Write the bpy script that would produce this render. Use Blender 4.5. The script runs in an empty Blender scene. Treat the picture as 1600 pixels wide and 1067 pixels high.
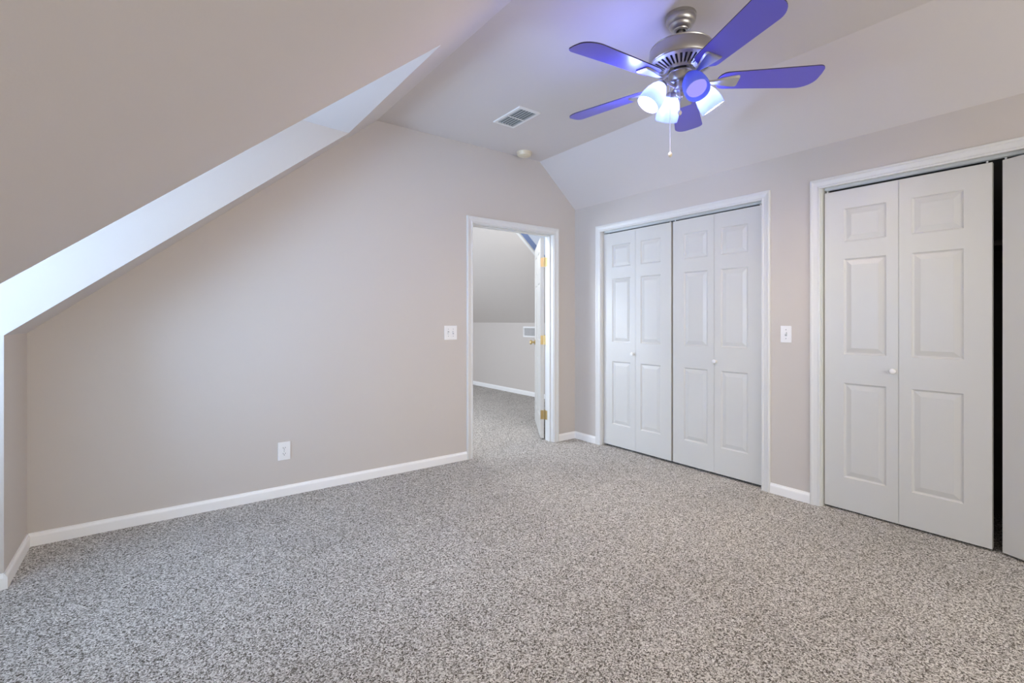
import bpy, bmesh, math, random
from mathutils import Vector, Matrix
random.seed(7)
sc = bpy.context.scene
COL = sc.collection
PI = math.pi
R = math.radians

# ------------------------------------------------------------------ camera
cam_d = bpy.data.cameras.new('camera')
cam = bpy.data.objects.new('camera', cam_d); COL.objects.link(cam)
cam.location = (-3.4587, -3.5898, 1.1985)
cam.rotation_euler = (PI/2, 0, -0.6376)
cam_d.sensor_width = 36.0
cam_d.lens = 757.69*36/1600
cam_d.shift_y = -(533.5-500.27)/1600
cam_d.clip_start = 0.02
sc.camera = cam

# ------------------------------------------------------------------ room numbers (metres)
XL, ZK = -3.9935, 1.13            # left knee wall, its height
XS, ZC = -2.084, 2.724            # top of the left slope, flat ceiling height
XR, ZR = -0.4677, 2.3209          # top of the right slope, closet wall height
YB = -5.70                        # wall behind the photographer
SL = (ZC-ZK)/(XS-XL)
SR = (ZC-ZR)/(-XR)
WT = 0.12                         # wall thickness
DL, DR, DT = -1.222, -0.296, 2.037        # room door opening
KX = 1.35                         # knee wall of the far room
KZ = ZR-SR*KX
def zl(x): return ZK+SL*(x-XL)
def zr(x): return ZR-SR*x

# ------------------------------------------------------------------ world, exposure, big lights
w = bpy.data.worlds.new('world'); sc.world = w; w.use_nodes = True
nt = w.node_tree; nt.nodes.clear()
out = nt.nodes.new('ShaderNodeOutputWorld'); bg = nt.nodes.new('ShaderNodeBackground')
bg.inputs['Color'].default_value = (0.40, 0.44, 0.53, 1)      # pale overcast sky
bg.inputs['Strength'].default_value = 1.0
nt.links.new(bg.outputs[0], out.inputs[0])
vs = sc.view_settings
vs.view_transform = 'Standard'; vs.look = 'None'; vs.gamma = 1.0; vs.use_curve_mapping = False
vs.exposure = 0.43
sc.cycles.max_bounces = 14; sc.cycles.diffuse_bounces = 9
sc.cycles.use_denoising = True

def area(name, loc, direction, sx, sy, power, color, spread=180):
    d = bpy.data.lights.new(name, 'AREA'); d.shape = 'RECTANGLE'; d.size = sx; d.size_y = sy
    d.energy = power; d.color = color; d.spread = R(spread)
    o = bpy.data.objects.new(name, d); COL.objects.link(o); o.location = loc
    o.rotation_euler = Vector(direction).to_track_quat('-Z', 'Y').to_euler()
    return o
# daylight through the window of the dormer on the left
area('dormer_daylight', (-5.24, -1.32, 1.35), (1, 0.1, 0.65), 0.80, 1.20, 74, (0.42, 0.64, 1.0), 150)
# daylight through the wide window behind the photographer
area('rear_window_daylight', (-1.9, YB+0.06, 1.45), (0, 1, 0.15), 2.9, 1.5, 47, (1.0, 0.97, 0.91))
# added fill light at the windowless left end of the room beyond the door
area('far_room_added_fill', (-3.2, 2.6, 1.35), (1, 0, 0), 2.0, 1.3, 88, (0.68, 0.80, 1.0))
# ceiling lamp of the room beyond the door
pl = bpy.data.lights.new('far_room_lamp', 'POINT'); pl.energy = 36; pl.color = (0.88, 0.93, 1.0); pl.shadow_soft_size = 0.07
po = bpy.data.objects.new('far_room_lamp', pl); COL.objects.link(po); po.location = (-1.10, 0.70, 2.62)

# ------------------------------------------------------------------ materials
def mat(name, col, rough=0.5, metal=0.0, spec=0.5, bump=None, tint=None):
    m = bpy.data.materials.new(name); m.use_nodes = True
    n = m.node_tree; b = n.nodes['Principled BSDF']
    b.inputs['Base Color'].default_value = (*col, 1); b.inputs['Roughness'].default_value = rough
    b.inputs['Metallic'].default_value = metal; b.inputs['Specular IOR Level'].default_value = spec
    tc = n.nodes.new('ShaderNodeTexCoord')
    if tint:       # (amount, scale) slow variation of the paint
        ns = n.nodes.new('ShaderNodeTexNoise'); ns.inputs['Scale'].default_value = tint[1]; ns.inputs['Detail'].default_value = 2
        n.links.new(tc.outputs['Object'], ns.inputs['Vector'])
        rp = n.nodes.new('ShaderNodeMix'); rp.data_type = 'RGBA'
        a = tint[0]
        rp.inputs[6].default_value = (*[c*(1-a) for c in col], 1); rp.inputs[7].default_value = (*[min(1, c*(1+a)) for c in col], 1)
        n.links.new(ns.outputs['Fac'], rp.inputs[0]); n.links.new(rp.outputs[2], b.inputs['Base Color'])
    if bump:       # (scale, strength, distance)
        nb = n.nodes.new('ShaderNodeTexNoise'); nb.inputs['Scale'].default_value = bump[0]; nb.inputs['Detail'].default_value = 3
        n.links.new(tc.outputs['Object'], nb.inputs['Vector'])
        bp = n.nodes.new('ShaderNodeBump'); bp.inputs['Strength'].default_value = bump[1]; bp.inputs['Distance'].default_value = bump[2]
        n.links.new(nb.outputs['Fac'], bp.inputs['Height']); n.links.new(bp.outputs[0], b.inputs['Normal'])
    return m
M_WALL = mat('taupe_wall_paint', (0.575, 0.527, 0.475), 0.62, spec=0.3, bump=(220, 0.06, 0.002), tint=(0.012, 1.3))
M_CEIL = mat('taupe_ceiling_paint', (0.665, 0.62, 0.59), 0.8, spec=0.2, bump=(220, 0.06, 0.002), tint=(0.012, 1.1))
M_TRIM = mat('white_trim_paint', (0.70, 0.695, 0.665), 0.35, bump=(60, 0.03, 0.001))
M_BASE = mat('white_baseboard_paint', (0.87, 0.86, 0.83), 0.35, bump=(60, 0.03, 0.001))
M_DOOR = mat('white_door_paint', (0.615, 0.605, 0.565), 0.38, bump=(90, 0.04, 0.001), tint=(0.008, 3))
M_PLAST = mat('white_plastic', (0.82, 0.81, 0.79), 0.3)
M_CREAM = mat('aged_cream_plastic', (0.73, 0.64, 0.47), 0.4)
M_DARK = mat('dark_void', (0.02, 0.02, 0.02), 0.8)
M_SLOT = mat('dark_slot', (0.08, 0.08, 0.085), 0.6)
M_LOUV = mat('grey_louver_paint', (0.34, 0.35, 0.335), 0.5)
M_GREY = mat('grey_louver_metal', (0.42, 0.43, 0.41), 0.5)
M_BRASS = mat('aged_brass', (0.62, 0.47, 0.22), 0.33, metal=0.9, bump=(80, 0.05, 0.001))
M_NICKEL = mat('brushed_nickel', (0.50, 0.48, 0.45), 0.34, metal=1.0, bump=(150, 0.04, 0.001))
M_NICKEL_D = mat('dark_nickel_gap', (0.05, 0.05, 0.07), 0.5, metal=0.6)
M_BLADE = mat('glossy_blade_blue_light_tint', (0.14, 0.12, 0.64), 0.30, spec=0.5, tint=(0.04, 4))  # blue-violet cast of the light put into the blade colour
M_BLADE_EDGE = mat('dark_blade_edge', (0.045, 0.035, 0.09), 0.4)
M_TRACK = mat('painted_steel_track', (0.62, 0.64, 0.63), 0.35, metal=0.2)
M_OUT = mat('white_vinyl_sash', (0.85, 0.86, 0.87), 0.35)
M_CLOS = mat('closet_paint_with_shade', (0.16, 0.15, 0.14), 0.8)  # shade of the unlit closet put into this dark colour

def carpet_mat():
    m = bpy.data.materials.new('speckled_taupe_carpet'); m.use_nodes = True
    n = m.node_tree; b = n.nodes['Principled BSDF']; L = n.links.new
    b.inputs['Roughness'].default_value = 0.95; b.inputs['Specular IOR Level'].default_value = 0.1
    tc = n.nodes.new('ShaderNodeTexCoord')
    nz = n.nodes.new('ShaderNodeTexNoise'); nz.inputs['Scale'].default_value = 90; nz.inputs['Detail'].default_value = 2
    L(tc.outputs['Object'], nz.inputs['Vector'])
    warp = n.nodes.new('ShaderNodeMix'); warp.data_type = 'RGBA'; warp.blend_type = 'LINEAR_LIGHT'; warp.inputs[0].default_value = 0.006
    L(tc.outputs['Object'], warp.inputs[6]); L(nz.outputs['Color'], warp.inputs[7])
    vo = n.nodes.new('ShaderNodeTexVoronoi'); vo.inputs['Scale'].default_value = 225; vo.feature = 'F1'
    L(warp.outputs[2], vo.inputs['Vector'])
    sep = n.nodes.new('ShaderNodeSeparateColor'); L(vo.outputs['Color'], sep.inputs[0])
    ramp = n.nodes.new('ShaderNodeValToRGB'); e = ramp.color_ramp.elements
    e[0].position = 0.0; e[0].color = (0.085, 0.075, 0.062, 1)
    e[1].position = 1.0; e[1].color = (0.90, 0.87, 0.82, 1)
    for p, c in ((0.22, (0.20, 0.18, 0.15, 1)), (0.5, (0.52, 0.49, 0.445, 1)), (0.8, (0.72, 0.69, 0.64, 1))):
        k = e.new(p); k.color = c
    L(sep.outputs[0], ramp.inputs[0])
    # tuft relief: height falls off towards the rim of every tuft
    mr = n.nodes.new('ShaderNodeMapRange'); mr.inputs[1].default_value = 0.0; mr.inputs[2].default_value = 0.75
    mr.inputs[3].default_value = 1.0; mr.inputs[4].default_value = 0.0
    L(vo.outputs['Distance'], mr.inputs[0])
    # slow vacuum-track variation
    mp = n.nodes.new('ShaderNodeMapping'); mp.inputs['Scale'].default_value = (1.0, 2.4, 1); mp.inputs['Rotation'].default_value = (0, 0, 0.7)
    L(tc.outputs['Object'], mp.inputs['Vector'])
    n2 = n.nodes.new('ShaderNodeTexNoise'); n2.inputs['Scale'].default_value = 0.9; n2.inputs['Detail'].default_value = 2
    L(mp.outputs[0], n2.inputs['Vector'])
    m2 = n.nodes.new('ShaderNodeMapRange'); m2.inputs[1].default_value = 0.3; m2.inputs[2].default_value = 0.7
    m2.inputs[3].default_value = 0.93; m2.inputs[4].default_value = 1.07
    L(n2.outputs['Fac'], m2.inputs[0])
    mul = n.nodes.new('ShaderNodeMix'); mul.data_type = 'RGBA'; mul.blend_type = 'MULTIPLY'; mul.inputs[0].default_value = 1
    L(ramp.outputs[0], mul.inputs[6]); L(m2.outputs[0], mul.inputs[7])
    L(mul.outputs[2], b.inputs['Base Color'])
    bp = n.nodes.new('ShaderNodeBump'); bp.inputs['Strength'].default_value = 0.65; bp.inputs['Distance'].default_value = 0.006
    L(mr.outputs[0], bp.inputs['Height']); L(bp.outputs[0], b.inputs['Normal'])
    return m
M_CARPET = carpet_mat()

def emit_mat(name, col, s):
    m = bpy.data.materials.new(name); m.use_nodes = True; n = m.node_tree; n.nodes.clear()
    o = n.nodes.new('ShaderNodeOutputMaterial'); e = n.nodes.new('ShaderNodeEmission')
    e.inputs[0].default_value = (*col, 1); e.inputs[1].default_value = s; n.links.new(e.outputs[0], o.inputs[0]); return m
def glass_mat():
    m = bpy.data.materials.new('window_glass'); m.use_nodes = True; b = m.node_tree.nodes['Principled BSDF']
    b.inputs['Base Color'].default_value = (0.95, 0.98, 1, 1); b.inputs['Roughness'].default_value = 0.02
    b.inputs['Transmission Weight'].default_value = 1.0; b.inputs['IOR'].default_value = 1.05
    return m
M_GLASS = glass_mat()
def shade_mat(name, col, trans):
    m = bpy.data.materials.new(name); m.use_nodes = True; n = m.node_tree; n.nodes.clear(); L = n.links.new
    o = n.nodes.new('ShaderNodeOutputMaterial'); t = n.nodes.new('ShaderNodeBsdfTranslucent'); d = n.nodes.new('ShaderNodeBsdfDiffuse')
    g = n.nodes.new('ShaderNodeBsdfGlossy'); g.inputs['Roughness'].default_value = 0.25
    t.inputs[0].default_value = (*col, 1); d.inputs[0].default_value = (*col, 1)
    mx = n.nodes.new('ShaderNodeMixShader'); mx.inputs[0].default_value = trans
    L(d.outputs[0], mx.inputs[1]); L(t.outputs[0], mx.inputs[2])
    m2 = n.nodes.new('ShaderNodeMixShader'); m2.inputs[0].default_value = 0.05
    L(mx.outputs[0], m2.inputs[1]); L(g.outputs[0], m2.inputs[2]); L(m2.outputs[0], o.inputs[0])
    return m
M_SHADE = shade_mat('frosted_blue_white_glass', (0.42, 0.51, 1.0), 0.75)
M_BULB = emit_mat('lit_bulb', (1.0, 0.87, 0.66), 900)
M_BULB_OFF = emit_mat('bulb_added_lilac_glow', (0.38, 0.34, 0.95), 0.8)  # unlit bulb, faint lilac glow added to fill the shade's mouth

# ------------------------------------------------------------------ mesh helpers
def obj(name, bm, m, parent=None, smooth=False):
    me = bpy.data.meshes.new(name)
    bmesh.ops.recalc_face_normals(bm, faces=bm.faces)
    bm.to_mesh(me); bm.free()
    me.materials.append(m)
    if smooth:
        for p in me.polygons: p.use_smooth = True
        try: me.set_sharp_from_angle(angle=R(38))
        except Exception: pass
    o = bpy.data.objects.new(name, me); COL.objects.link(o)
    if parent: o.parent = parent
    return o
def tag(o, label, cat, group=None, kind=None):
    o['label'] = label; o['category'] = cat
    if group: o['group'] = group
    if kind: o['kind'] = kind
    return o
def struct(name, bm, m, label=None, parent=None, smooth=False):
    o = obj(name, bm, m, parent, smooth)
    if not parent:
        o['kind'] = 'structure'
        if label: o['label'] = label; o['category'] = name.split('_')[0]
    return o
def empty(name, loc, rz=0, label=None, cat=None, group=None, kind=None):
    o = bpy.data.objects.new(name, None); COL.objects.link(o); o.location = loc; o.rotation_euler = (0, 0, rz)
    o.empty_display_size = 0.05
    if label: tag(o, label, cat, group, kind)
    return o
def box(bm, x0, x1, y0, y1, z0, z1, bev=0):
    vs_ = [bm.verts.new((x, y, z)) for x in (x0, x1) for y in (y0, y1) for z in (z0, z1)]
    F = [(0, 1, 3, 2), (4, 6, 7, 5), (0, 4, 5, 1), (2, 3, 7, 6), (0, 2, 6, 4), (1, 5, 7, 3)]
    fs = [bm.faces.new([vs_[i] for i in f]) for f in F]
    if bev:
        es = list({e for f in fs for e in f.edges})
        bmesh.ops.bevel(bm, geom=es, offset=bev, segments=2, affect='EDGES', profile=0.6)
    return bm
def B(*a, **k): return box(bmesh.new(), *a, **k)
def poly(bm, pts):
    return bm.faces.new([bm.verts.new(p) for p in pts])
def prism(bm, pts, d):
    """closed prism: polygon pts extruded by vector d"""
    a = [bm.verts.new(p) for p in pts]; b = [bm.verts.new(Vector(p)+Vector(d)) for p in pts]
    bm.faces.new(a); bm.faces.new(b[::-1]); n = len(a)
    for i in range(n): bm.faces.new((a[i], b[i], b[(i+1) % n], a[(i+1) % n]))
    return bm
def lathe(bm, prof, seg=48, mtx=None):
    rings = []
    for r, z in prof:
        if r < 1e-5: rings.append([bm.verts.new((0, 0, z))])
        else: rings.append([bm.verts.new((r*math.cos(2*PI*i/seg), r*math.sin(2*PI*i/seg), z)) for i in range(seg)])
    for a, b in zip(rings, rings[1:]):
        for i in range(seg):
            j = (i+1) % seg
            if len(a) == 1 and len(b) == 1: continue
            if len(a) == 1: bm.faces.new((a[0], b[i], b[j]))
            elif len(b) == 1: bm.faces.new((a[i], b[0], a[j]))
            else: bm.faces.new((a[i], b[i], b[j], a[j]))
    if mtx is not None:
        bmesh.ops.transform(bm, matrix=mtx, verts=[v for r in rings for v in r])
    return bm
def tube(bm, pts, r, seg=10, cap=True):
    pts = [Vector(p) for p in pts]; rings = []
    n = len(pts); rr = r if isinstance(r, (list, tuple)) else [r]*n
    ref = None
    for i, p in enumerate(pts):
        t = (pts[min(i+1, n-1)]-pts[max(i-1, 0)]).normalized()
        if ref is None: ref = Vector((0, 0, 1)) if abs(t.z) < 0.9 else Vector((1, 0, 0))
        u = (ref-t*ref.dot(t)).normalized(); v = t.cross(u); ref = u
        rings.append([bm.verts.new(p+u*(rr[i]*math.cos(2*PI*k/seg))+v*(rr[i]*math.sin(2*PI*k/seg))) for k in range(seg)])
    for a, b in zip(rings, rings[1:]):
        for k in range(seg): bm.faces.new((a[k], b[k], b[(k+1) % seg], a[(k+1) % seg]))
    if cap: bm.faces.new(rings[0][::-1]); bm.faces.new(rings[-1])
    return bm
def sweep(bm, path, prof_pts):
    """path: function (offset, thickness) -> list of points; prof_pts: list of (offset, thickness)"""
    cols = [[bm.verts.new(p) for p in path(o, t)] for o, t in prof_pts]
    n = len(cols)
    for k in range(n):
        a, b = cols[k], cols[(k+1) % n]
        for i in range(len(a)-1): bm.faces.new((a[i], a[i+1], b[i+1], b[i]))
    bm.faces.new([c[0] for c in cols]); bm.faces.new([c[-1] for c in cols][::-1])
    return bm

# ------------------------------------------------------------------ setting: floor, ceilings, walls
bm = bmesh.new(); box(bm, -5.5, 1.6, YB-0.12, 5.4, -0.05, 0.0)
struct('floor', bm, M_CARPET, 'speckled grey and taupe cut pile carpet floor')

XT = -2.39; ZT = zl(XT)                   # head of the dormer opening in the left slope
YA0, YA1 = -0.495, -0.285                 # far cheek: y at XL and at XT
YN0, YN1 = -1.712, -1.600                 # near cheek
XW = -5.25                                # dormer window wall
def ya(x): return YA0+(YA1-YA0)*(x-XL)/(XT-XL)
def yn(x): return YN0+(YN1-YN0)*(x-XL)/(XT-XL)

bm = bmesh.new(); prism(bm, [(XS, 0, ZC), (XR, 0, ZC), (XR, YB, ZC), (XS, YB, ZC)], (0, 0, 0.06))
struct('ceiling', bm, M_CEIL, 'flat taupe strip of ceiling that carries the fan')
bm = bmesh.new()
for q in ([(XL, 0), (XL, YA0), (XT, YA1), (XS, YA1), (XS, 0)], [(XT, YA1), (XT, YN1), (XS, YN1), (XS, YA1)],
          [(XL, YN0), (XL, YB), (XS, YB), (XS, YN1), (XT, YN1)]):
    poly(bm, [(x, y, zl(x)) for x, y in q])
bmesh.ops.remove_doubles(bm, verts=bm.verts, dist=1e-4)
struct('ceiling_left', bm, M_CEIL, 'long taupe sloped ceiling with the dormer opening cut into it')
bm = bmesh.new(); prism(bm, [(XR, 0, ZC), (0, 0, ZR), (0, YB, ZR), (XR, YB, ZC)], (0, 0, 0.06))
struct('ceiling_right', bm, M_CEIL, 'short sloped ceiling above the closet wall')

# gable wall with the room door
bm = bmesh.new()
for q in ([(XL-0.1, 0), (DL-0.0185, 0), (DL-0.0185, ZC), (XS, ZC), (XL, ZK), (XL-0.1, ZK)],
          [(DL-0.0185, DT+0.0185), (DR+0.0185, DT+0.0185), (DR+0.0185, zr(DR+0.0185)), (XR, ZC), (DL-0.0185, ZC)],
          [(DR+0.0185, 0), (KX+0.1, 0), (KX+0.1, zr(KX+0.1)), (DR+0.0185, zr(DR+0.0185))]):
    prism(bm, [(x, 0, z) for x, z in q], (0, WT, 0))
struct('wall_front', bm, M_WALL, 'taupe gable wall with the open doorway')
# left knee walls beside the dormer
bm = bmesh.new()
box(bm, XL-0.1, XL, YA0+0.0005, 0, 0, ZK); box(bm, XL-0.1, XL, YB, YN0-0.0005, 0, ZK)
struct('wall_left', bm, M_WALL, 'low taupe knee wall under the left slope')
# dormer
bm = bmesh.new()
prism(bm, [(XW, ya(XW), 0), (XL-0.001, YA0, 0), (XL-0.001, YA0, ZK), (XT, YA1, ZT), (XW, ya(XW), ZT)], (0, 0.02, 0))
struct('wall_dormer_far', bm, M_WALL, 'bright dormer cheek wall beside the gable')
bm = bmesh.new()
prism(bm, [(XW, yn(XW), 0), (XL-0.001, YN0, 0), (XL-0.001, YN0, ZK), (XT, YN1, ZT), (XW, yn(XW), ZT)], (0, -0.02, 0))
struct('wall_dormer_near', bm, M_WALL)
bm = bmesh.new(); poly(bm, [(XT, YA1, ZT), (XT, YN1, ZT), (XW, yn(XW), ZT), (XW, ya(XW), ZT)])
struct('ceiling_dormer', bm, M_CEIL, 'small flat dormer ceiling at the head of the opening')
WY0, WY1, WZ0, WZ1 = -1.75, -0.69, 0.70, 2.0
bm = bmesh.new()
y0, y1 = yn(XW)-0.02, ya(XW)+0.02
for a in ((y0, y1, 0, WZ0), (y0, y1, WZ1, ZT+0.02), (y0, WY0, WZ0, WZ1), (WY1, y1, WZ0, WZ1)):
    box(bm, XW-0.1, XW, *a)
struct('wall_dormer_window', bm, M_WALL)
def window(name, x, y0, y1, z0, z1):
    e = empty(name, (0, 0, 0)); e['kind'] = 'structure'
    bm = bmesh.new(); f = 0.045
    for a in ((y0, y1, z0, z0+f), (y0, y1, z1-f, z1), (y0, y0+f, z0+f, z1-f), (y1-f, y1, z0+f, z1-f), (y0+f, y1-f, (z0+z1)/2-0.02, (z0+z1)/2+0.02)):
        box(bm, x-0.06, x-0.02, *a)
    obj('window_frame', bm, M_OUT, e)
    obj('window_pane', B(x-0.045, x-0.040, y0+f, y1-f, z0+f, z1-f), M_GLASS, e)
    return e
window('window_1', XW-0.02, WY0, WY1, WZ0, WZ1)

# closet wall with two openings
C1A, C1B, CT = -0.361, -1.884, 2.050
C2A, C2B = -2.269, -3.815
bm = bmesh.new()
J = 0.0125
for y0, y1, z0, z1 in ((C1A+J, 0, 0, ZR), (C2A+J, C1B-J, 0, ZR), (YB, C2B-J, 0, ZR), (C1B-J, C1A+J, CT+J, ZR), (C2B-J, C2A+J, CT+J, ZR)):
    box(bm, 0, WT, y0, y1, z0, z1)
struct('wall_right', bm, M_WALL, 'taupe closet wall with two white bifold closets')
bm = bmesh.new()
box(bm, XL-0.1, 0.1, YB-0.1, YB, 0, 0.60)
box(bm, XL-0.1, 0.1, YB-0.1, YB, 2.25, ZC)
box(bm, XL-0.1, -3.45, YB-0.1, YB, 0.60, 2.25); box(bm, -0.35, 0.1, YB-0.1, YB, 0.60, 2.25)
struct('wall_back', bm, M_WALL)
e = empty('window_2', (0, 0, 0)); e['kind'] = 'structure'
bm = bmesh.new()
for a in ((-3.45, -0.35, 0.60, 0.65), (-3.45, -0.35, 2.20, 2.25), (-3.45, -3.40, 0.65, 2.20), (-0.40, -0.35, 0.65, 2.20), (-1.93, -1.87, 0.65, 2.20)):
    box(bm, a[0], a[1], YB-0.08, YB-0.03, a[2], a[3])
obj('window_frame', bm, M_OUT, e)
obj('window_pane', B(-3.40, -0.40, YB-0.06, YB-0.055, 0.65, 2.20), M_GLASS, e)

# closet interiors
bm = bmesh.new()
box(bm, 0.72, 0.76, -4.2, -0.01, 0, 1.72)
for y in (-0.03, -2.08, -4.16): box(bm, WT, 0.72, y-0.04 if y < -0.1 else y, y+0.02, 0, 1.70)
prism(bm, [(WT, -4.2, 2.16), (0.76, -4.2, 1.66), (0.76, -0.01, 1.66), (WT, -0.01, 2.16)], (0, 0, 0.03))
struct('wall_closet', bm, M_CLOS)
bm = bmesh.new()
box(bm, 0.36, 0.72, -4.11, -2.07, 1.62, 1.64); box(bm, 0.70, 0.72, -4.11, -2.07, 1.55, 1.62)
sh = tag(obj('closet_shelf', bm, M_CLOS), 'closet shelf in painted-in shade seen through the gap between the near bifold doors', 'shelf')

# far room
bm = bmesh.new()
SKY = dict(x0=-0.28, x1=0.62, y0=0.30, y1=1.03)      # skylight opening in the far slope
def slope_patch(x0, x1, y0, y1): poly(bm, [(x0, y0, zr(x0)), (x1, y0, zr(x1)), (x1, y1, zr(x1)), (x0, y1, zr(x0))])
slope_patch(XR, SKY['x0'], WT, 5.3); slope_patch(SKY['x1'], KX, WT, 5.3)
slope_patch(SKY['x0'], SKY['x1'], WT, SKY['y0']); slope_patch(SKY['x0'], SKY['x1'], SKY['y1'], 5.3)
bmesh.ops.remove_doubles(bm, verts=bm.verts, dist=1e-4)
struct('ceiling_far_slope', bm, M_WALL, 'sloped ceiling seen through the doorway')
struct('wall_far_knee', B(KX, KX+0.1, WT, 5.3, 0, KZ), M_WALL, 'low knee wall seen through the doorway')
struct('wall_far_end', B(-3.3, KX+0.1, 5.3, 5.4, 0, ZC+0.05), M_WALL)
struct('wall_far_left', B(-3.4, -3.3, WT, 5.4, 0, ZC+0.05), M_WALL)
bm = bmesh.new(); box(bm, -3.4, XR, WT, 5.4, ZC, ZC+0.06)
struct('ceiling_far', bm, M_CEIL)

# ------------------------------------------------------------------ trim
CAS = [(0, 0), (0, 0.009), (0.003, 0.012), (0.010, 0.0125), (0.014, 0.0095), (0.020, 0.0095), (0.040, 0.0135), (0.046, 0.0175),
       (0.055, 0.0175), (0.059, 0.014), (0.060, 0.010), (0.060, 0)]
def casing_y(y, a, b, top, sgn):      # on a wall facing -y (sgn=-1) or +y
    def path(o, t): yy = y+sgn*t; return [(a-o, yy, 0), (a-o, yy, top+o), (b+o, yy, top+o), (b+o, yy, 0)]
    return sweep(bmesh.new(), path, CAS)
def casing_x(x, a, b, top):           # on the closet wall facing -x; a>b
    def path(o, t): xx = x-t; return [(xx, a+o, 0), (xx, a+o, top+o), (xx, b-o, top+o), (xx, b-o, 0)]
    return sweep(bmesh.new(), path, CAS)
struct('trim_1', casing_y(0, DL-0.005, DR+0.005, DT+0.005, -1), M_TRIM, 'white casing around the open room doorway')
struct('trim_2', casing_y(WT, DL-0.005, DR+0.005, DT+0.005, 1), M_TRIM)
struct('trim_3', casing_x(0, C1A+0.005, C1B-0.005, CT-0.005), M_TRIM, 'white casing around the closed bifold closet')
struct('trim_4', casing_x(0, C2A+0.005, C2B-0.005, CT-0.005), M_TRIM, 'white casing around the closet at the right edge')
# door jamb with stop
bm = bmesh.new(); j = 0.018
box(bm, DL-j, DL, 0, WT, 0, DT+j); box(bm, DR, DR+j, 0, WT, 0, DT+j); box(bm, DL, DR, 0, WT, DT, DT+j)
s0, s1 = 0.040, 0.075
box(bm, DL, DL+0.011, s0, s1, 0, DT); box(bm, DR-0.011, DR, s0, s1, 0, DT); box(bm, DL+0.011, DR-0.011, s0, s1, DT-0.011, DT)
struct('trim_5', bm, M_TRIM, 'white door jamb with stop strip inside the doorway')
# closet jambs
for n_, (a, b) in (('trim_6', (C1A, C1B)), ('trim_7', (C2A, C2B))):
    bm = bmesh.new()
    box(bm, 0, WT, a, a+0.012, 0, CT); box(bm, 0, WT, b-0.012, b, 0, CT); box(bm, 0, WT, b-0.012, a+0.012, CT, CT+0.012)
    struct(n_, bm, M_TRIM, 'white jamb lining of the %s closet' % ('closed' if n_ == 'trim_6' else 'partly open'))

BBP = [(0, 0), (0.014, 0), (0.014, 0.050), (0.012, 0.057), (0.008, 0.062), (0.006, 0.069), (0, 0.069)]
def baseboard(name, p0, p1, nrm, label=None):
    p0, p1, nrm = Vector((*p0, 0)), Vector((*p1, 0)), Vector((*nrm, 0))
    bm = bmesh.new()
    a = [bm.verts.new(p0+nrm*d+Vector((0, 0, z))) for d, z in BBP]; b = [bm.verts.new(p1+nrm*d+Vector((0, 0, z))) for d, z in BBP]
    n = len(a)
    for i in range(n): bm.faces.new((a[i], b[i], b[(i+1) % n], a[(i+1) % n]))
    bm.faces.new(a[::-1]); bm.faces.new(b)
    return struct(name, bm, M_BASE, label)
baseboard('baseboard_front', (XL, 0), (DL-0.065, 0), (0, -1), 'long white baseboard along the gable wall')
baseboard('baseboard_front_short', (DR+0.065, 0), (0, 0), (0, -1), 'short white baseboard between doorway and room corner')
baseboard('baseboard_right_corner', (0, 0), (0, C1A+0.065), (-1, 0), 'short white baseboard between room corner and closed closet')
baseboard('baseboard_right', (0, C1B-0.065), (0, C2A+0.065), (-1, 0), 'white baseboard between the two closets')
baseboard('baseboard_right_rear', (0, C2B-0.065), (0, YB), (-1, 0))
baseboard('baseboard_left', (XL, 0), (XL, YA0-0.014), (1, 0), 'white baseboard on the low left wall beside the dormer')
nc = Vector((YA1-YA0, -(XT-XL))).normalized()
baseboard('baseboard_dormer', (XW, ya(XW)), (XL+0.006, YA0), (nc.x, nc.y), 'white baseboard on the bright dormer cheek')
baseboard('baseboard_far_room', (KX, WT), (KX, 5.3), (-1, 0), 'white baseboard of the room beyond the doorway')

# ------------------------------------------------------------------ moulded panel doors
PROF = [(0, 0), (0.004, 0.005), (0.009, 0.008), (0.013, 0.008), (0.040, 0.0015)]
def panel_face(bm, cols, rows, W, H, y, sgn):
    """a door face at local y (looking along sgn): local x 0..W, z 0..H, with moulded raised panels at cols x rows"""
    xs = [0]+[v for c in cols for v in c]+[W]; zs = [0]+[v for r in rows for v in r]+[H]
    for i in range(len(xs)-1):
        for k in range(len(zs)-1):
            x0, x1, z0, z1 = xs[i], xs[i+1], zs[k], zs[k+1]
            if i % 2 == 1 and k % 2 == 1:
                rings = []
                for ins, dep in PROF:
                    rings.append([bm.verts.new((x, y-sgn*dep, z)) for x, z in ((x0+ins, z0+ins), (x1-ins, z0+ins), (x1-ins, z1-ins), (x0+ins, z1-ins))])
                for a, b in zip(rings, rings[1:]):
                    for q in range(4): bm.faces.new((a[q], a[(q+1) % 4], b[(q+1) % 4], b[q]))
                bm.faces.new(rings[-1])
            else:
                poly(bm, [(x0, y, z0), (x1, y, z0), (x1, y, z1), (x0, y, z1)])
def slab(cols, rows, W, H, T):
    bm = bmesh.new()
    panel_face(bm, cols, rows, W, H, 0, -1)
    panel_face(bm, cols, rows, W, H, T, 1)
    for q in ([(0, 0, 0), (0, T, 0), (0, T, H), (0, 0, H)], [(W, 0, 0), (W, T, 0), (W, T, H), (W, 0, H)],
              [(0, 0, 0), (W, 0, 0), (W, T, 0), (0, T, 0)], [(0, 0, H), (W, 0, H), (W, T, H), (0, T, H)]): poly(bm, q)
    bmesh.ops.remove_doubles(bm, verts=bm.verts, dist=1e-5)
    return bm
ROWS = [(0.200, 0.792), (0.972, 1.570), (1.677, 1.885)]       # above the slab's foot
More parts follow.
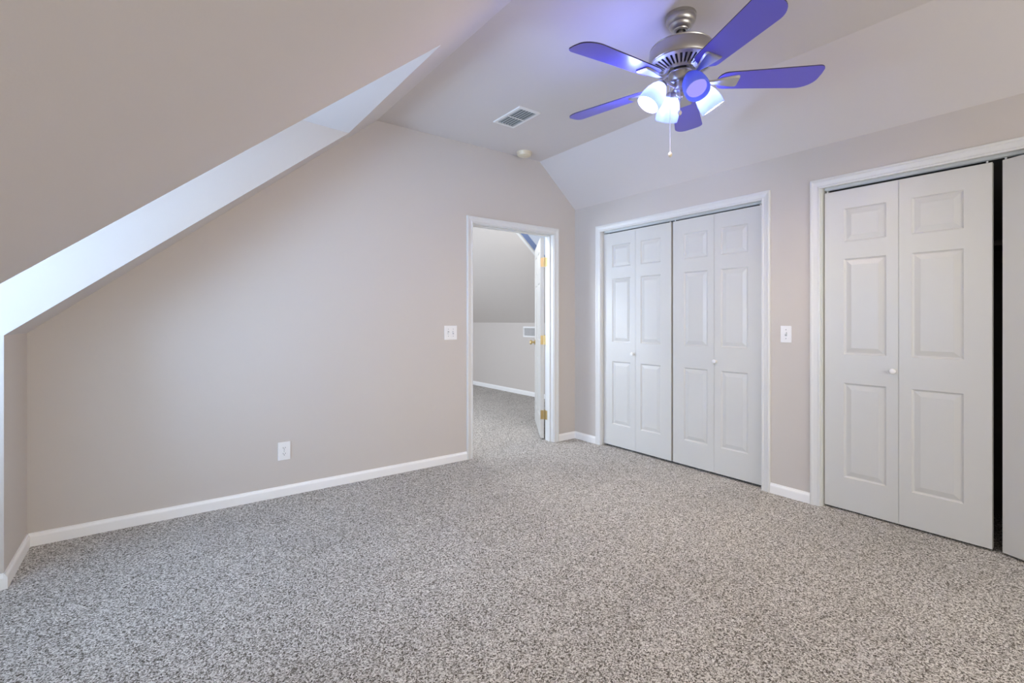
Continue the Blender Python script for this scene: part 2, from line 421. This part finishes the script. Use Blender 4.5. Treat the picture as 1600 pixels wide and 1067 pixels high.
def knob_bm():
    bm = bmesh.new()
    lathe(bm, [(0, 0), (0.011, 0), (0.009, 0.004), (0.007, 0.010), (0.010, 0.014), (0.0155, 0.019), (0.0165, 0.025), (0.013, 0.031), (0.006, 0.0335), (0, 0.034)],
          24, Matrix.Rotation(PI/2, 4, 'X'))
    return bm
def bifold(label, group, pts, foot, H, first_wide, knob_on, z_knob):
    """pts: three plan points (outer edge, fold, other edge) running towards -y; the slabs stand between them"""
    e = empty('bifold_door', (pts[0][0], pts[0][1], foot), 0, label, 'door', group, 'thing')
    base = Vector((pts[0][0], pts[0][1], 0))
    for k in (0, 1):
        p, q = Vector((*pts[k], 0)), Vector((*pts[k+1], 0))
        d = (q-p); L = d.length-0.002; d.normalize()
        wide, thin = 0.108*L/0.384, 0.058*L/0.384
        cols = [(wide, L-thin)] if k == 0 else [(thin, L-wide)]
        o = obj('door_panel', slab(cols, ROWS, L, H, 0.034), M_DOOR, e)
        o.location = p-base; o.rotation_euler = (0, 0, math.atan2(d.y, d.x))
        if knob_on == k:
            kb = obj('knob', knob_bm(), M_PLAST, o, True)
            kb.location = (L-0.022 if k == 0 else 0.012, 0, z_knob-foot)
    # top pins that ride in the track
    for k, pp in ((0, 0.03), (1, 0.94)):
        bm = bmesh.new()
        p, q = Vector(pts[k]), Vector(pts[k+1]); v = p+(q-p)*pp
        tube(bm, [(v.x+0.017-base.x, v.y-base.y, H-0.001), (v.x+0.017-base.x, v.y-base.y, H+0.014)], 0.0045, 10)
        obj('top_pin', bm, M_PLAST, e)
    return e
XD = 0.030
F1, H1 = 0.020, 2.000
bifold('closed white bifold door nearest the room corner, knob left of its fold', 'bifold closet doors',
       [(XD, -0.3655), (XD, -0.747), (XD, -1.122)], F1, H1, True, 0, 0.894)
bifold('closed white bifold door of the far closet, next to the single light switch', 'bifold closet doors',
       [(XD, -1.138), (XD, -1.508), (XD, -1.876)], F1, H1, True, 1, 0.882)
F2, H2 = 0.013, 2.003
bifold('white bifold door of the near closet, left of the dark gap', 'bifold closet doors',
       [(XD, -2.274), (XD, -2.662), (XD, -3.055)], F2, H2, True, 0, 0.900)
bifold('white bifold door cut by the right picture edge, right of the dark gap', 'bifold closet doors',
       [(XD, -3.091), (XD-0.150, -3.432), (XD, -3.790)], F2, H2, True, None, 0.9)
for a, b, lb in ((C1A, C1B, 'grey steel track above the closed closet doors'), (C2A, C2B, 'grey steel track above the partly open closet doors')):
    bm = bmesh.new()
    box(bm, XD+0.002, XD+0.005, b+0.004, a-0.004, CT-0.017, CT); box(bm, XD+0.029, XD+0.032, b+0.004, a-0.004, CT-0.017, CT)
    box(bm, XD+0.005, XD+0.029, b+0.004, a-0.004, CT-0.003, CT)
    tag(obj('closet_track', bm, M_TRACK), lb, 'track', 'closet door tracks')

# room door, opened into the far room
PIN = Vector((DR-0.006, WT+0.006, 0)); ANG = R(54.4)
DW, DH, DTK = 0.905, 2.014, 0.035
e = empty('door_1', (PIN.x, PIN.y, 0.015), ANG, 'white six panel door standing open into the next room', 'door', None, 'structure')
cw = (DW-0.115*2-0.10)/2
cols = [(0.115, 0.115+cw), (0.115+cw+0.10, DW-0.115)]
# visible face looks to local +y ; the leaf lies at local y from -T to 0 shifted clear of the pin
bm = slab(cols, [(0.20, 0.80), (0.97, 1.57), (1.68, 1.89)], DW, DH, DTK)
bmesh.ops.translate(bm, vec=(0.004, 0.004, 0), verts=bm.verts)
leaf = obj('door_leaf', bm, M_DOOR, e)
for zz in (0.235, 0.985, 1.735+0.03):
    bm = bmesh.new()
    box(bm, 0.0015, 0.0042, 0.008, 0.038, zz-0.045, zz+0.045)          # plate on the leaf edge
    tube(bm, [(0, 0, zz-0.046), (0, 0, zz+0.046)], 0.006, 12)          # barrel
    tube(bm, [(0, 0, zz+0.046), (0, 0, zz+0.052)], [0.007, 0.004], 12)
    for q in (-0.03, 0.0, 0.03):                                       # screw heads
        lathe(bm, [(0, 0.0007), (0.0032, 0.0007), (0.0036, 0)], 10, Matrix.Translation((0.0015, 0.018+0.010*(q == 0), zz+q)) @ Matrix.Rotation(-PI/2, 4, 'Y'))
    h = obj('hinge', bm, M_BRASS, e)
    # plate on the jamb (same hinge, other leaf), in the door's own space
    bm = bmesh.new(); box(bm, DR-0.0025, DR, WT-0.034, WT-0.001, 0.015+zz-0.045, 0.015+zz+0.045)
    mi = (Matrix.Translation((PIN.x, PIN.y, 0.015)) @ Matrix.Rotation(ANG, 4, 'Z')).inverted()
    bmesh.ops.transform(bm, matrix=mi, verts=bm.verts)
    obj('hinge_plate', bm, M_BRASS, h)
for sg, y in ((1, 0.004+DTK), (-1, 0.004)):
    bm = bmesh.new()
    lathe(bm, [(0, 0), (0.032, 0), (0.032, 0.004), (0.024, 0.009), (0.012, 0.012), (0.011, 0.030), (0.020, 0.036), (0.027, 0.047), (0.027, 0.055), (0.020, 0.063), (0, 0.066)],
          28, Matrix.Translation((DW-0.066, y, 0.925)) @ Matrix.Rotation(-sg*PI/2, 4, 'X'))
    obj('door_knob', bm, M_BRASS, e, True)

# ------------------------------------------------------------------ skylight in the far room
e = empty('window_3', (0, 0, 0)); e['kind'] = 'structure'; e['label'] = 'bluish skylight with white trim beyond the doorway'; e['category'] = 'window'
nrm = Vector((SR, 0, 1)).normalized()
def sp(x, y, d): return Vector((x, y, zr(x)))+nrm*d
x0, x1, y0, y1 = SKY['x0'], SKY['x1'], SKY['y0'], SKY['y1']
bm = bmesh.new()
for q in ([(x0, y1), (x1, y1)], [(x1, y1), (x1, y0)], [(x1, y0), (x0, y0)], [(x0, y0), (x0, y1)]):
    a, b = q; poly(bm, [sp(*a, 0), sp(*b, 0), sp(*b, 0.07), sp(*a, 0.07)])
obj('shaft', bm, mat('shaft_paint_with_sky_light', (0.25, 0.33, 0.55), 0.5), e)  # blue of the sky light painted into the shaft colour
bm = bmesh.new()
def bar(xa, xb, ya_, yb_):
    prism(bm, [sp(xa, ya_, -0.018), sp(xb, ya_, -0.018), sp(xb, yb_, -0.018), sp(xa, yb_, -0.018)], nrm*0.018)
bar(x0-0.06, x1+0.06, y1, y1+0.045); bar(x0-0.06, x1+0.06, y0-0.07, y0); bar(x0-0.06, x0, y0, y1); bar(x1, x1+0.06, y0, y1)
obj('window_trim', bm, M_TRIM, e)
bm = bmesh.new(); poly(bm, [sp(x0, y0, 0.066), sp(x1, y0, 0.066), sp(x1, y1, 0.066), sp(x0, y1, 0.066)])
obj('window_pane', bm, M_GLASS, e)

# ------------------------------------------------------------------ wall plates
def plate_bm(W, H, T=0.006):
    bm = bmesh.new(); box(bm, -W/2, W/2, -T, 0, -H/2, H/2, bev=0.0025); return bm
def screws(bm, pts):
    for x, z in pts: lathe(bm, [(0, 0.0012), (0.0032, 0.001), (0.0036, 0)], 12, Matrix.Translation((x, -0.006, z)) @ Matrix.Rotation(PI/2, 4, 'X'))
def toggle(parent, x, up):
    obj('toggle_slot', B(x-0.0065, x+0.0065, -0.0066, -0.0055, -0.0135, 0.0135), M_GREY, parent)
    bm = bmesh.new(); s = 1 if up else -1
    prism(bm, [(x-0.0045, -0.004, -0.006), (x+0.0045, -0.004, -0.006), (x+0.0045, -0.004, 0.006), (x-0.0045, -0.004, 0.006)], (0, -0.013, s*0.007))
    obj('toggle', bm, M_PLAST, parent)
e = empty('light_switch', (-1.444, 0, 1.094), 0, 'double white switch plate on the gable wall beside the doorway', 'light switch', None, 'thing')
obj('plate', plate_bm(0.119, 0.119), M_PLAST, e)
toggle(e, -0.023, False); toggle(e, 0.023, True)
for p in [(-0.023, 0.030), (-0.023, -0.030), (0.023, 0.030), (0.023, -0.030)]: bm = bmesh.new(); screws(bm, [p]); obj('screw', bm, M_GREY, e)
e = empty('light_switch', (0, -2.052, 1.104), -PI/2, 'single white switch plate on the wall between the two closets', 'light switch', None, 'thing')
obj('plate', plate_bm(0.071, 0.114), M_PLAST, e)
toggle(e, 0, True)
for p in [(0, 0.030), (0, -0.030)]: bm = bmesh.new(); screws(bm, [p]); obj('screw', bm, M_GREY, e)
e = empty('wall_outlet', (-2.738, 0, 0.306), 0, 'white duplex outlet low on the gable wall', 'outlet', None, 'thing')
obj('plate', plate_bm(0.079, 0.123), M_PLAST, e)
for zz in (0.0195, -0.0195):
    bm = bmesh.new()
    pts = []
    for i in range(28):
        a = 2*PI*i/28; pts.append((0.0172*math.cos(a), -0.0055, max(-0.0135, min(0.0135, 0.0172*math.sin(a)))+zz))
    prism(bm, pts, (0, -0.0022, 0))
    s = obj('socket', bm, M_PLAST, e)
    bm = bmesh.new()
    box(bm, -0.0078, -0.0052, -0.0082, -0.0076, zz-0.001, zz+0.008); box(bm, 0.0052, 0.0078, -0.0082, -0.0076, zz, zz+0.0075)
    lathe(bm, [(0, 0.0006), (0.0028, 0.0006), (0.0028, 0)], 12, Matrix.Translation((0, -0.0077, zz-0.0065)) @ Matrix.Rotation(PI/2, 4, 'X'))
    obj('slot', bm, M_SLOT, s)
bm = bmesh.new(); screws(bm, [(0, 0)]); obj('screw', bm, M_GREY, e)

# ------------------------------------------------------------------ ceiling register, smoke alarm, far grille
vx0, vx1, vy0, vy1 = -1.362, -1.165, -0.852, -0.514
e = empty('ceiling_vent', ((vx0+vx1)/2, (vy0+vy1)/2, ZC), 0, 'white louvered air register in the flat ceiling', 'vent', None, 'thing')
W, Ln = vx1-vx0, vy1-vy0; fr = 0.024
bm = bmesh.new()
def rect_frame(bm, W, Ln, fr, z0, z1):
    o = [(-W/2, -Ln/2), (W/2, -Ln/2), (W/2, Ln/2), (-W/2, Ln/2)]; i = [(-W/2+fr, -Ln/2+fr), (W/2-fr, -Ln/2+fr), (W/2-fr, Ln/2-fr), (-W/2+fr, Ln/2-fr)]
    O1 = [bm.verts.new((*p, z1)) for p in o]; O0 = [bm.verts.new((p[0]*0.975, p[1]*0.985, z0)) for p in o]; I0 = [bm.verts.new((*p, z0)) for p in i]; I1 = [bm.verts.new((*p, z1)) for p in i]
    for k in range(4):
        m_ = (k+1) % 4
        for a, b in ((O1, O0), (O0, I0), (I0, I1), (I1, O1)): bm.faces.new((a[k], a[m_], b[m_], b[k]))
rect_frame(bm, W, Ln, fr, -0.009, -0.0005)
obj('frame', bm, M_PLAST, e)
obj('duct', B(-W/2+fr, W/2-fr, -Ln/2+fr, Ln/2-fr, -0.0015, -0.0005), M_DARK, e)
n = 6
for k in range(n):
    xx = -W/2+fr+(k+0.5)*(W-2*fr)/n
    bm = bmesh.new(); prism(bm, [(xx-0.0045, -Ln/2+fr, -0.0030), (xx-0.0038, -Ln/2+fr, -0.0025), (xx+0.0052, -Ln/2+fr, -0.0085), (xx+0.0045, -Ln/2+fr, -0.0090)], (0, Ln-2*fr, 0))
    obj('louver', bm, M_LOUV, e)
obj('divider', B(-W/2+fr, W/2-fr, -0.004, 0.004, -0.0125, -0.0085), M_PLAST, e)
bm = bmesh.new(); box(bm, -0.003, 0.003, -Ln/2+fr+0.03, -Ln/2+fr+0.036, -0.018, -0.0105); obj('damper_lever', bm, M_GREY, e)

e = empty('smoke_detector', (-0.748, -0.117, ZC), 0, 'round cream smoke alarm on the ceiling at the gable wall', 'smoke detector', None, 'thing')
bm = lathe(bmesh.new(), [(0, -0.0005), (0.068, -0.0005), (0.068, -0.006), (0.066, -0.009), (0, -0.009)], 48); obj('base', bm, M_CREAM, e, True)
bm = lathe(bmesh.new(), [(0, -0.009), (0.063, -0.009), (0.064, -0.022), (0.060, -0.033), (0.050, -0.038), (0.030, -0.039), (0.029, -0.041), (0, -0.042)], 48); obj('cover', bm, M_CREAM, e, True)

gy0, gy1, gz0, gz1 = 2.22, 2.59, 0.928, 1.098
e = empty('return_grille', (KX, (gy0+gy1)/2, (gz0+gz1)/2), PI*1.5, 'white slatted return grille low on the far wall behind the door', 'vent', None, 'thing')
W, H = gy1-gy0, gz1-gz0
bm = bmesh.new(); rect_frame(bm, W, H, 0.024, -0.010, 0); bmesh.ops.transform(bm, matrix=Matrix.Rotation(PI/2, 4, 'X') @ Matrix.Scale(-1, 4, (0, 0, 1)), verts=bm.verts)
bmesh.ops.scale(bm, vec=(1, -1, 1), verts=bm.verts) if max(v.co.y for v in bm.verts) > 0.005 else None
obj('frame', bm, M_PLAST, e)
obj('duct', B(-W/2+0.024, W/2-0.024, -0.002, -0.001, -H/2+0.024, H/2-0.024), M_SLOT, e)
for k in range(10):
    xx = -W/2+0.024+(k+0.5)*(W-0.048)/10
    obj('slat', B(xx-0.007, xx+0.007, -0.007, -0.003, -H/2+0.024, H/2-0.024), M_PLAST, e)

# ------------------------------------------------------------------ ceiling fan
FX, FY = -1.335, -2.143
fan = empty('ceiling_fan', (FX, FY, ZC), 0, 'nickel ceiling fan with five blades tinted with blue light and four glass lights', 'ceiling fan', None, 'thing')
bm = lathe(bmesh.new(), [(0, -0.0005), (0.072, -0.0005), (0.074, -0.004), (0.074, -0.016), (0.070, -0.019), (0.070, -0.022), (0.0715, -0.030), (0.067, -0.043), (0.060, -0.050), (0.057, -0.052), (0.056, -0.058),
                         (0.049, -0.068), (0.040, -0.073), (0.037, -0.074), (0.035, -0.079), (0.026, -0.082), (0.023, -0.081), (0.021, -0.072), (0.021, -0.060), (0, -0.060)], 56)
obj('canopy', bm, M_NICKEL, fan, True)
bm = lathe(bmesh.new(), [(0, -0.061), (0.0125, -0.061), (0.0125, -0.150), (0.020, -0.150), (0.024, -0.156), (0.024, -0.170), (0, -0.170)], 32)
obj('downrod', bm, M_NICKEL, fan, True)
bm = lathe(bmesh.new(), [(0, -0.160), (0.030, -0.160), (0.060, -0.163), (0.138, -0.165), (0.147, -0.167), (0.150, -0.171), (0.148, -0.175), (0.151, -0.180), (0.157, -0.222), (0.158, -0.238), (0.155, -0.246), (0.148, -0.250), (0.143, -0.246), (0, -0.238)], 72)
obj('motor_housing', bm, M_NICKEL, fan, True)
# vented bowl under the motor
bm = lathe(bmesh.new(), [(0, -0.252), (0.140, -0.247), (0.078, -0.272), (0, -0.275)], 48); obj('motor_core', bm, M_NICKEL_D, fan, True)
bm = bmesh.new()
def conept(r, a, d=0): z = -0.250-(0.152-r)/(0.152-0.072)*0.032+d; return (r*math.cos(a), r*math.sin(a), z)
def ring(r0, r1, th=0.005):
    s = 72
    for i in range(s):
        a, b = 2*PI*i/s, 2*PI*(i+1)/s
        lo = [conept(r0, a, -th/2), conept(r1, a, -th/2), conept(r1, b, -th/2), conept(r0, b, -th/2)]
        up = [(p[0], p[1], p[2]+th) for p in lo]
        L_ = [bm.verts.new(p) for p in lo]; U_ = [bm.verts.new(p) for p in up]
        bm.faces.new(L_); bm.faces.new(U_[::-1]); bm.faces.new((L_[0], L_[3], U_[3], U_[0])); bm.faces.new((L_[1], U_[1], U_[2], L_[2]))
ring(0.138, 0.154); ring(0.070, 0.086)
NS = 36
for i in range(NS):
    a = 2*PI*i/NS; h0, h1 = 0.045, 0.036
    lo = [conept(0.084, a-h1*1.3, -0.0025), conept(0.140, a-h0, -0.0025), conept(0.140, a+h0, -0.0025), conept(0.084, a+h1*1.3, -0.0025)]
    prism(bm, lo, (0, 0, 0.005))
obj('vent_ring', bm, M_NICKEL, fan)
bm = lathe(bmesh.new(), [(0, -0.268), (0.066, -0.268), (0.069, -0.274), (0.068, -0.284), (0.060, -0.287), (0, -0.287)], 48); obj('flywheel', bm, M_NICKEL_D, fan, True)
bm = lathe(bmesh.new(), [(0, -0.286), (0.056, -0.286), (0.062, -0.290), (0.063, -0.296), (0.060, -0.299), (0.060, -0.330), (0.055, -0.337), (0.040, -0.340), (0, -0.340)], 48); obj('switch_housing', bm, M_NICKEL, fan, True)
bm = lathe(bmesh.new(), [(0, -0.339), (0.033, -0.339), (0.034, -0.345), (0.034, -0.368), (0.030, -0.374), (0.022, -0.377), (0.021, -0.384), (0.024, -0.388), (0.024, -0.396), (0.016, -0.404), (0.008, -0.407), (0.006, -0.414), (0, -0.416)], 40)
obj('light_hub', bm, M_NICKEL, fan, True)
# blades
ZB = -0.338
def rot(a): return Matrix.Rotation(a, 4, 'Z')
BL_ANG = [R(a) for a in (30, 102, 174, 246, 318)]
def blade_outline():
    r0, r1, w0, w1 = 0.172, 0.655, 0.060, 0.079
    pts = []
    for i in range(9):                       # rounded root
        t = PI/2+PI*i/8; pts.append((r0+0.045+0.045*math.cos(t), w0*math.sin(t)))
    def corner(cx, cy, rad, a0, a1):
        return [(cx+rad*math.cos(a0+(a1-a0)*i/7), cy+rad*math.sin(a0+(a1-a0)*i/7)) for i in range(8)]
    pts += corner(r1-0.030, -w1+0.030, 0.030, -PI/2, 0)
    pts += [(r1+0.002, -0.02), (r1, 0.005)]
    pts += [(r1-0.085+0.085*math.cos(t_), w1-0.070+0.070*math.sin(t_)) for t_ in [PI/2*i/8 for i in range(9)]]
    return pts
PITCH = -R(11)
for a in BL_ANG:
    bm = bmesh.new(); tilt = Matrix.Translation((0, 0, ZB)) @ Matrix.Rotation(PITCH, 4, 'X')
    prism(bm, [(x, y, 0) for x, y in blade_outline()], (0, 0, 0.0055))
    bmesh.ops.transform(bm, matrix=rot(a) @ tilt, verts=bm.verts)
    bl = obj('blade', bm, M_BLADE, fan)
    bl.data.materials.append(M_BLADE_EDGE)
    for f_ in bl.data.polygons:
        if abs(f_.normal.z) < 0.7: f_.material_index = 1        # dark edge banding
    bm = bmesh.new()                          # cast iron bracket: neck and flared paddle under the blade
    st = [(0.062, 0.012, 0.058, 0.010), (0.085, 0.010, 0.050, 0.011), (0.110, 0.009, 0.016, 0.011), (0.140, 0.010, 0.0, 0.010), (0.165, 0.015, -0.0015, 0.009),
          (0.185, 0.023, -0.0015, 0.009), (0.215, 0.032, -0.0015, 0.008), (0.250, 0.040, -0.0015, 0.008), (0.266, 0.041, -0.0015, 0.008), (0.274, 0.035, -0.0015, 0.006)]
    rings = []
    for r, hw, dz, th in st:
        k = max(0, min(1, (r-0.09)/0.06)); p = PITCH*k
        q = []
        for y, z in ((-hw, 0), (-hw*0.8, -th), (hw*0.8, -th), (hw, 0)):
            q.append(bm.verts.new((r, y*math.cos(p)-z*math.sin(p), dz+ZB+y*math.sin(p)+z*math.cos(p))))
        rings.append(q)
    for A_, B_ in zip(rings, rings[1:]):
        for i in range(4): bm.faces.new((A_[i], A_[(i+1) % 4], B_[(i+1) % 4], B_[i]))
    bm.faces.new(rings[0][::-1]); bm.faces.new(rings[-1])
    bmesh.ops.transform(bm, matrix=rot(a), verts=bm.verts)
    obj('blade_bracket', bm, M_NICKEL, fan, True)
# four lights
LAMP_W, LAMP_C = (13.0, 9.0, 0.5), (1.0, 0.70, 0.40)
SH_ANG = [R(a) for a in (150, 60, -30, -120)]
for i, a in enumerate(SH_ANG):
    neck = Vector((0.100, 0, -0.353)); mouth = Vector((0.172, 0, -0.457)); ax = (mouth-neck).normalized(); Ls = (mouth-neck).length
    q = Vector((0, 0, 1)).rotation_difference(ax).to_matrix().to_4x4()
    mt = rot(a) @ Matrix.Translation(neck) @ q
    bm = bmesh.new()
    tube(bm, [(0.026, 0, -0.360), (0.048, 0, -0.350), (0.068, 0, -0.342), (0.086, 0, -0.341), tuple(neck)], 0.008, 12)
    lathe(bm, [(0, -0.012), (0.020, -0.012), (0.027, -0.004), (0.030, 0.006), (0.028, 0.010), (0, 0.010)], 32, Matrix.Translation(neck) @ q)
    bmesh.ops.transform(bm, matrix=rot(a), verts=bm.verts)
    arm = obj('lamp_arm', bm, M_NICKEL, fan, True)
    bm = bmesh.new()
    pr = [(0.027, 0.004), (0.030, 0.010), (0.040, 0.028), (0.049, 0.052), (0.054, 0.078), (0.0555, 0.100), (0.054, Ls), (0.0515, Ls), (0.053, 0.100), (0.0515, 0.078), (0.0465, 0.052), (0.0375, 0.028), (0.0275, 0.011), (0.025, 0.006)]
    lathe(bm, [(r_*1.06, z_) for r_, z_ in pr], 40, mt)
    s = obj('lamp_shade', bm, M_SHADE, fan, True)
    lit = i != 3
    bm = bmesh.new(); lathe(bm, [(0, 0.010), (0.014, 0.012), (0.015, 0.030), (0.024, 0.046), (0.040, 0.080), (0.0465, 0.100), (0.0465, 0.106), (0.043, 0.110), (0, 0.113)] if not lit else [(0, 0.008), (0.013, 0.010), (0.013, 0.022), (0.019, 0.038), (0.0235, 0.055), (0.021, 0.070), (0.012, 0.080), (0, 0.083)], 24, mt)
    b = obj('bulb', bm, M_BULB if lit else M_BULB_OFF, s, True)
    b['label'] = 'glowing bulb' if lit else 'unlit bulb with added lilac glow'
    if lit:                                   # the light the bulb throws out of the mouth of its shade
        ld = bpy.data.lights.new('lamp_light', 'SPOT'); ld.energy = LAMP_W[i]; ld.color = LAMP_C; ld.spot_size = R(165); ld.spot_blend = 0.7; ld.shadow_soft_size = 0.03
        lo = bpy.data.objects.new('lamp_light', ld); COL.objects.link(lo); lo.parent = fan
        lo.matrix_local = rot(a) @ Matrix.Translation(mouth+ax*0.006) @ Vector((0, 0, -1)).rotation_difference(ax).to_matrix().to_4x4()
# added blue point light beside the left shade, for the violet ceiling patch
gd = bpy.data.lights.new('added_blue_glow', 'POINT'); gd.energy = 5.0; gd.color = (0.22, 0.28, 1.0); gd.shadow_soft_size = 0.03
go = bpy.data.objects.new('added_blue_glow', gd); COL.objects.link(go); go.parent = fan
go.location = rot(R(138)) @ Vector((0.250, 0, -0.435))
# pull chains
for (px, py), z0, z1, rr in (((-0.018, 0.050), -0.334, -0.678, 0.011), ((-0.024, -0.010), -0.372, -0.488, 0.010)):
    bm = bmesh.new(); tube(bm, [(px, py, z0), (px, py, z1)], 0.0014, 6)
    c = obj('pull_chain', bm, M_PLAST, fan)
    bm = bmesh.new(); lathe(bm, [(0, 0.004), (0.004, 0.003), (rr*0.8, -0.002), (rr, -0.009), (rr*0.8, -0.016), (0.004, -0.021), (0, -0.022)], 20, Matrix.Translation((px, py, z1)))
    obj('chain_pull', bm, M_CREAM, c, True)
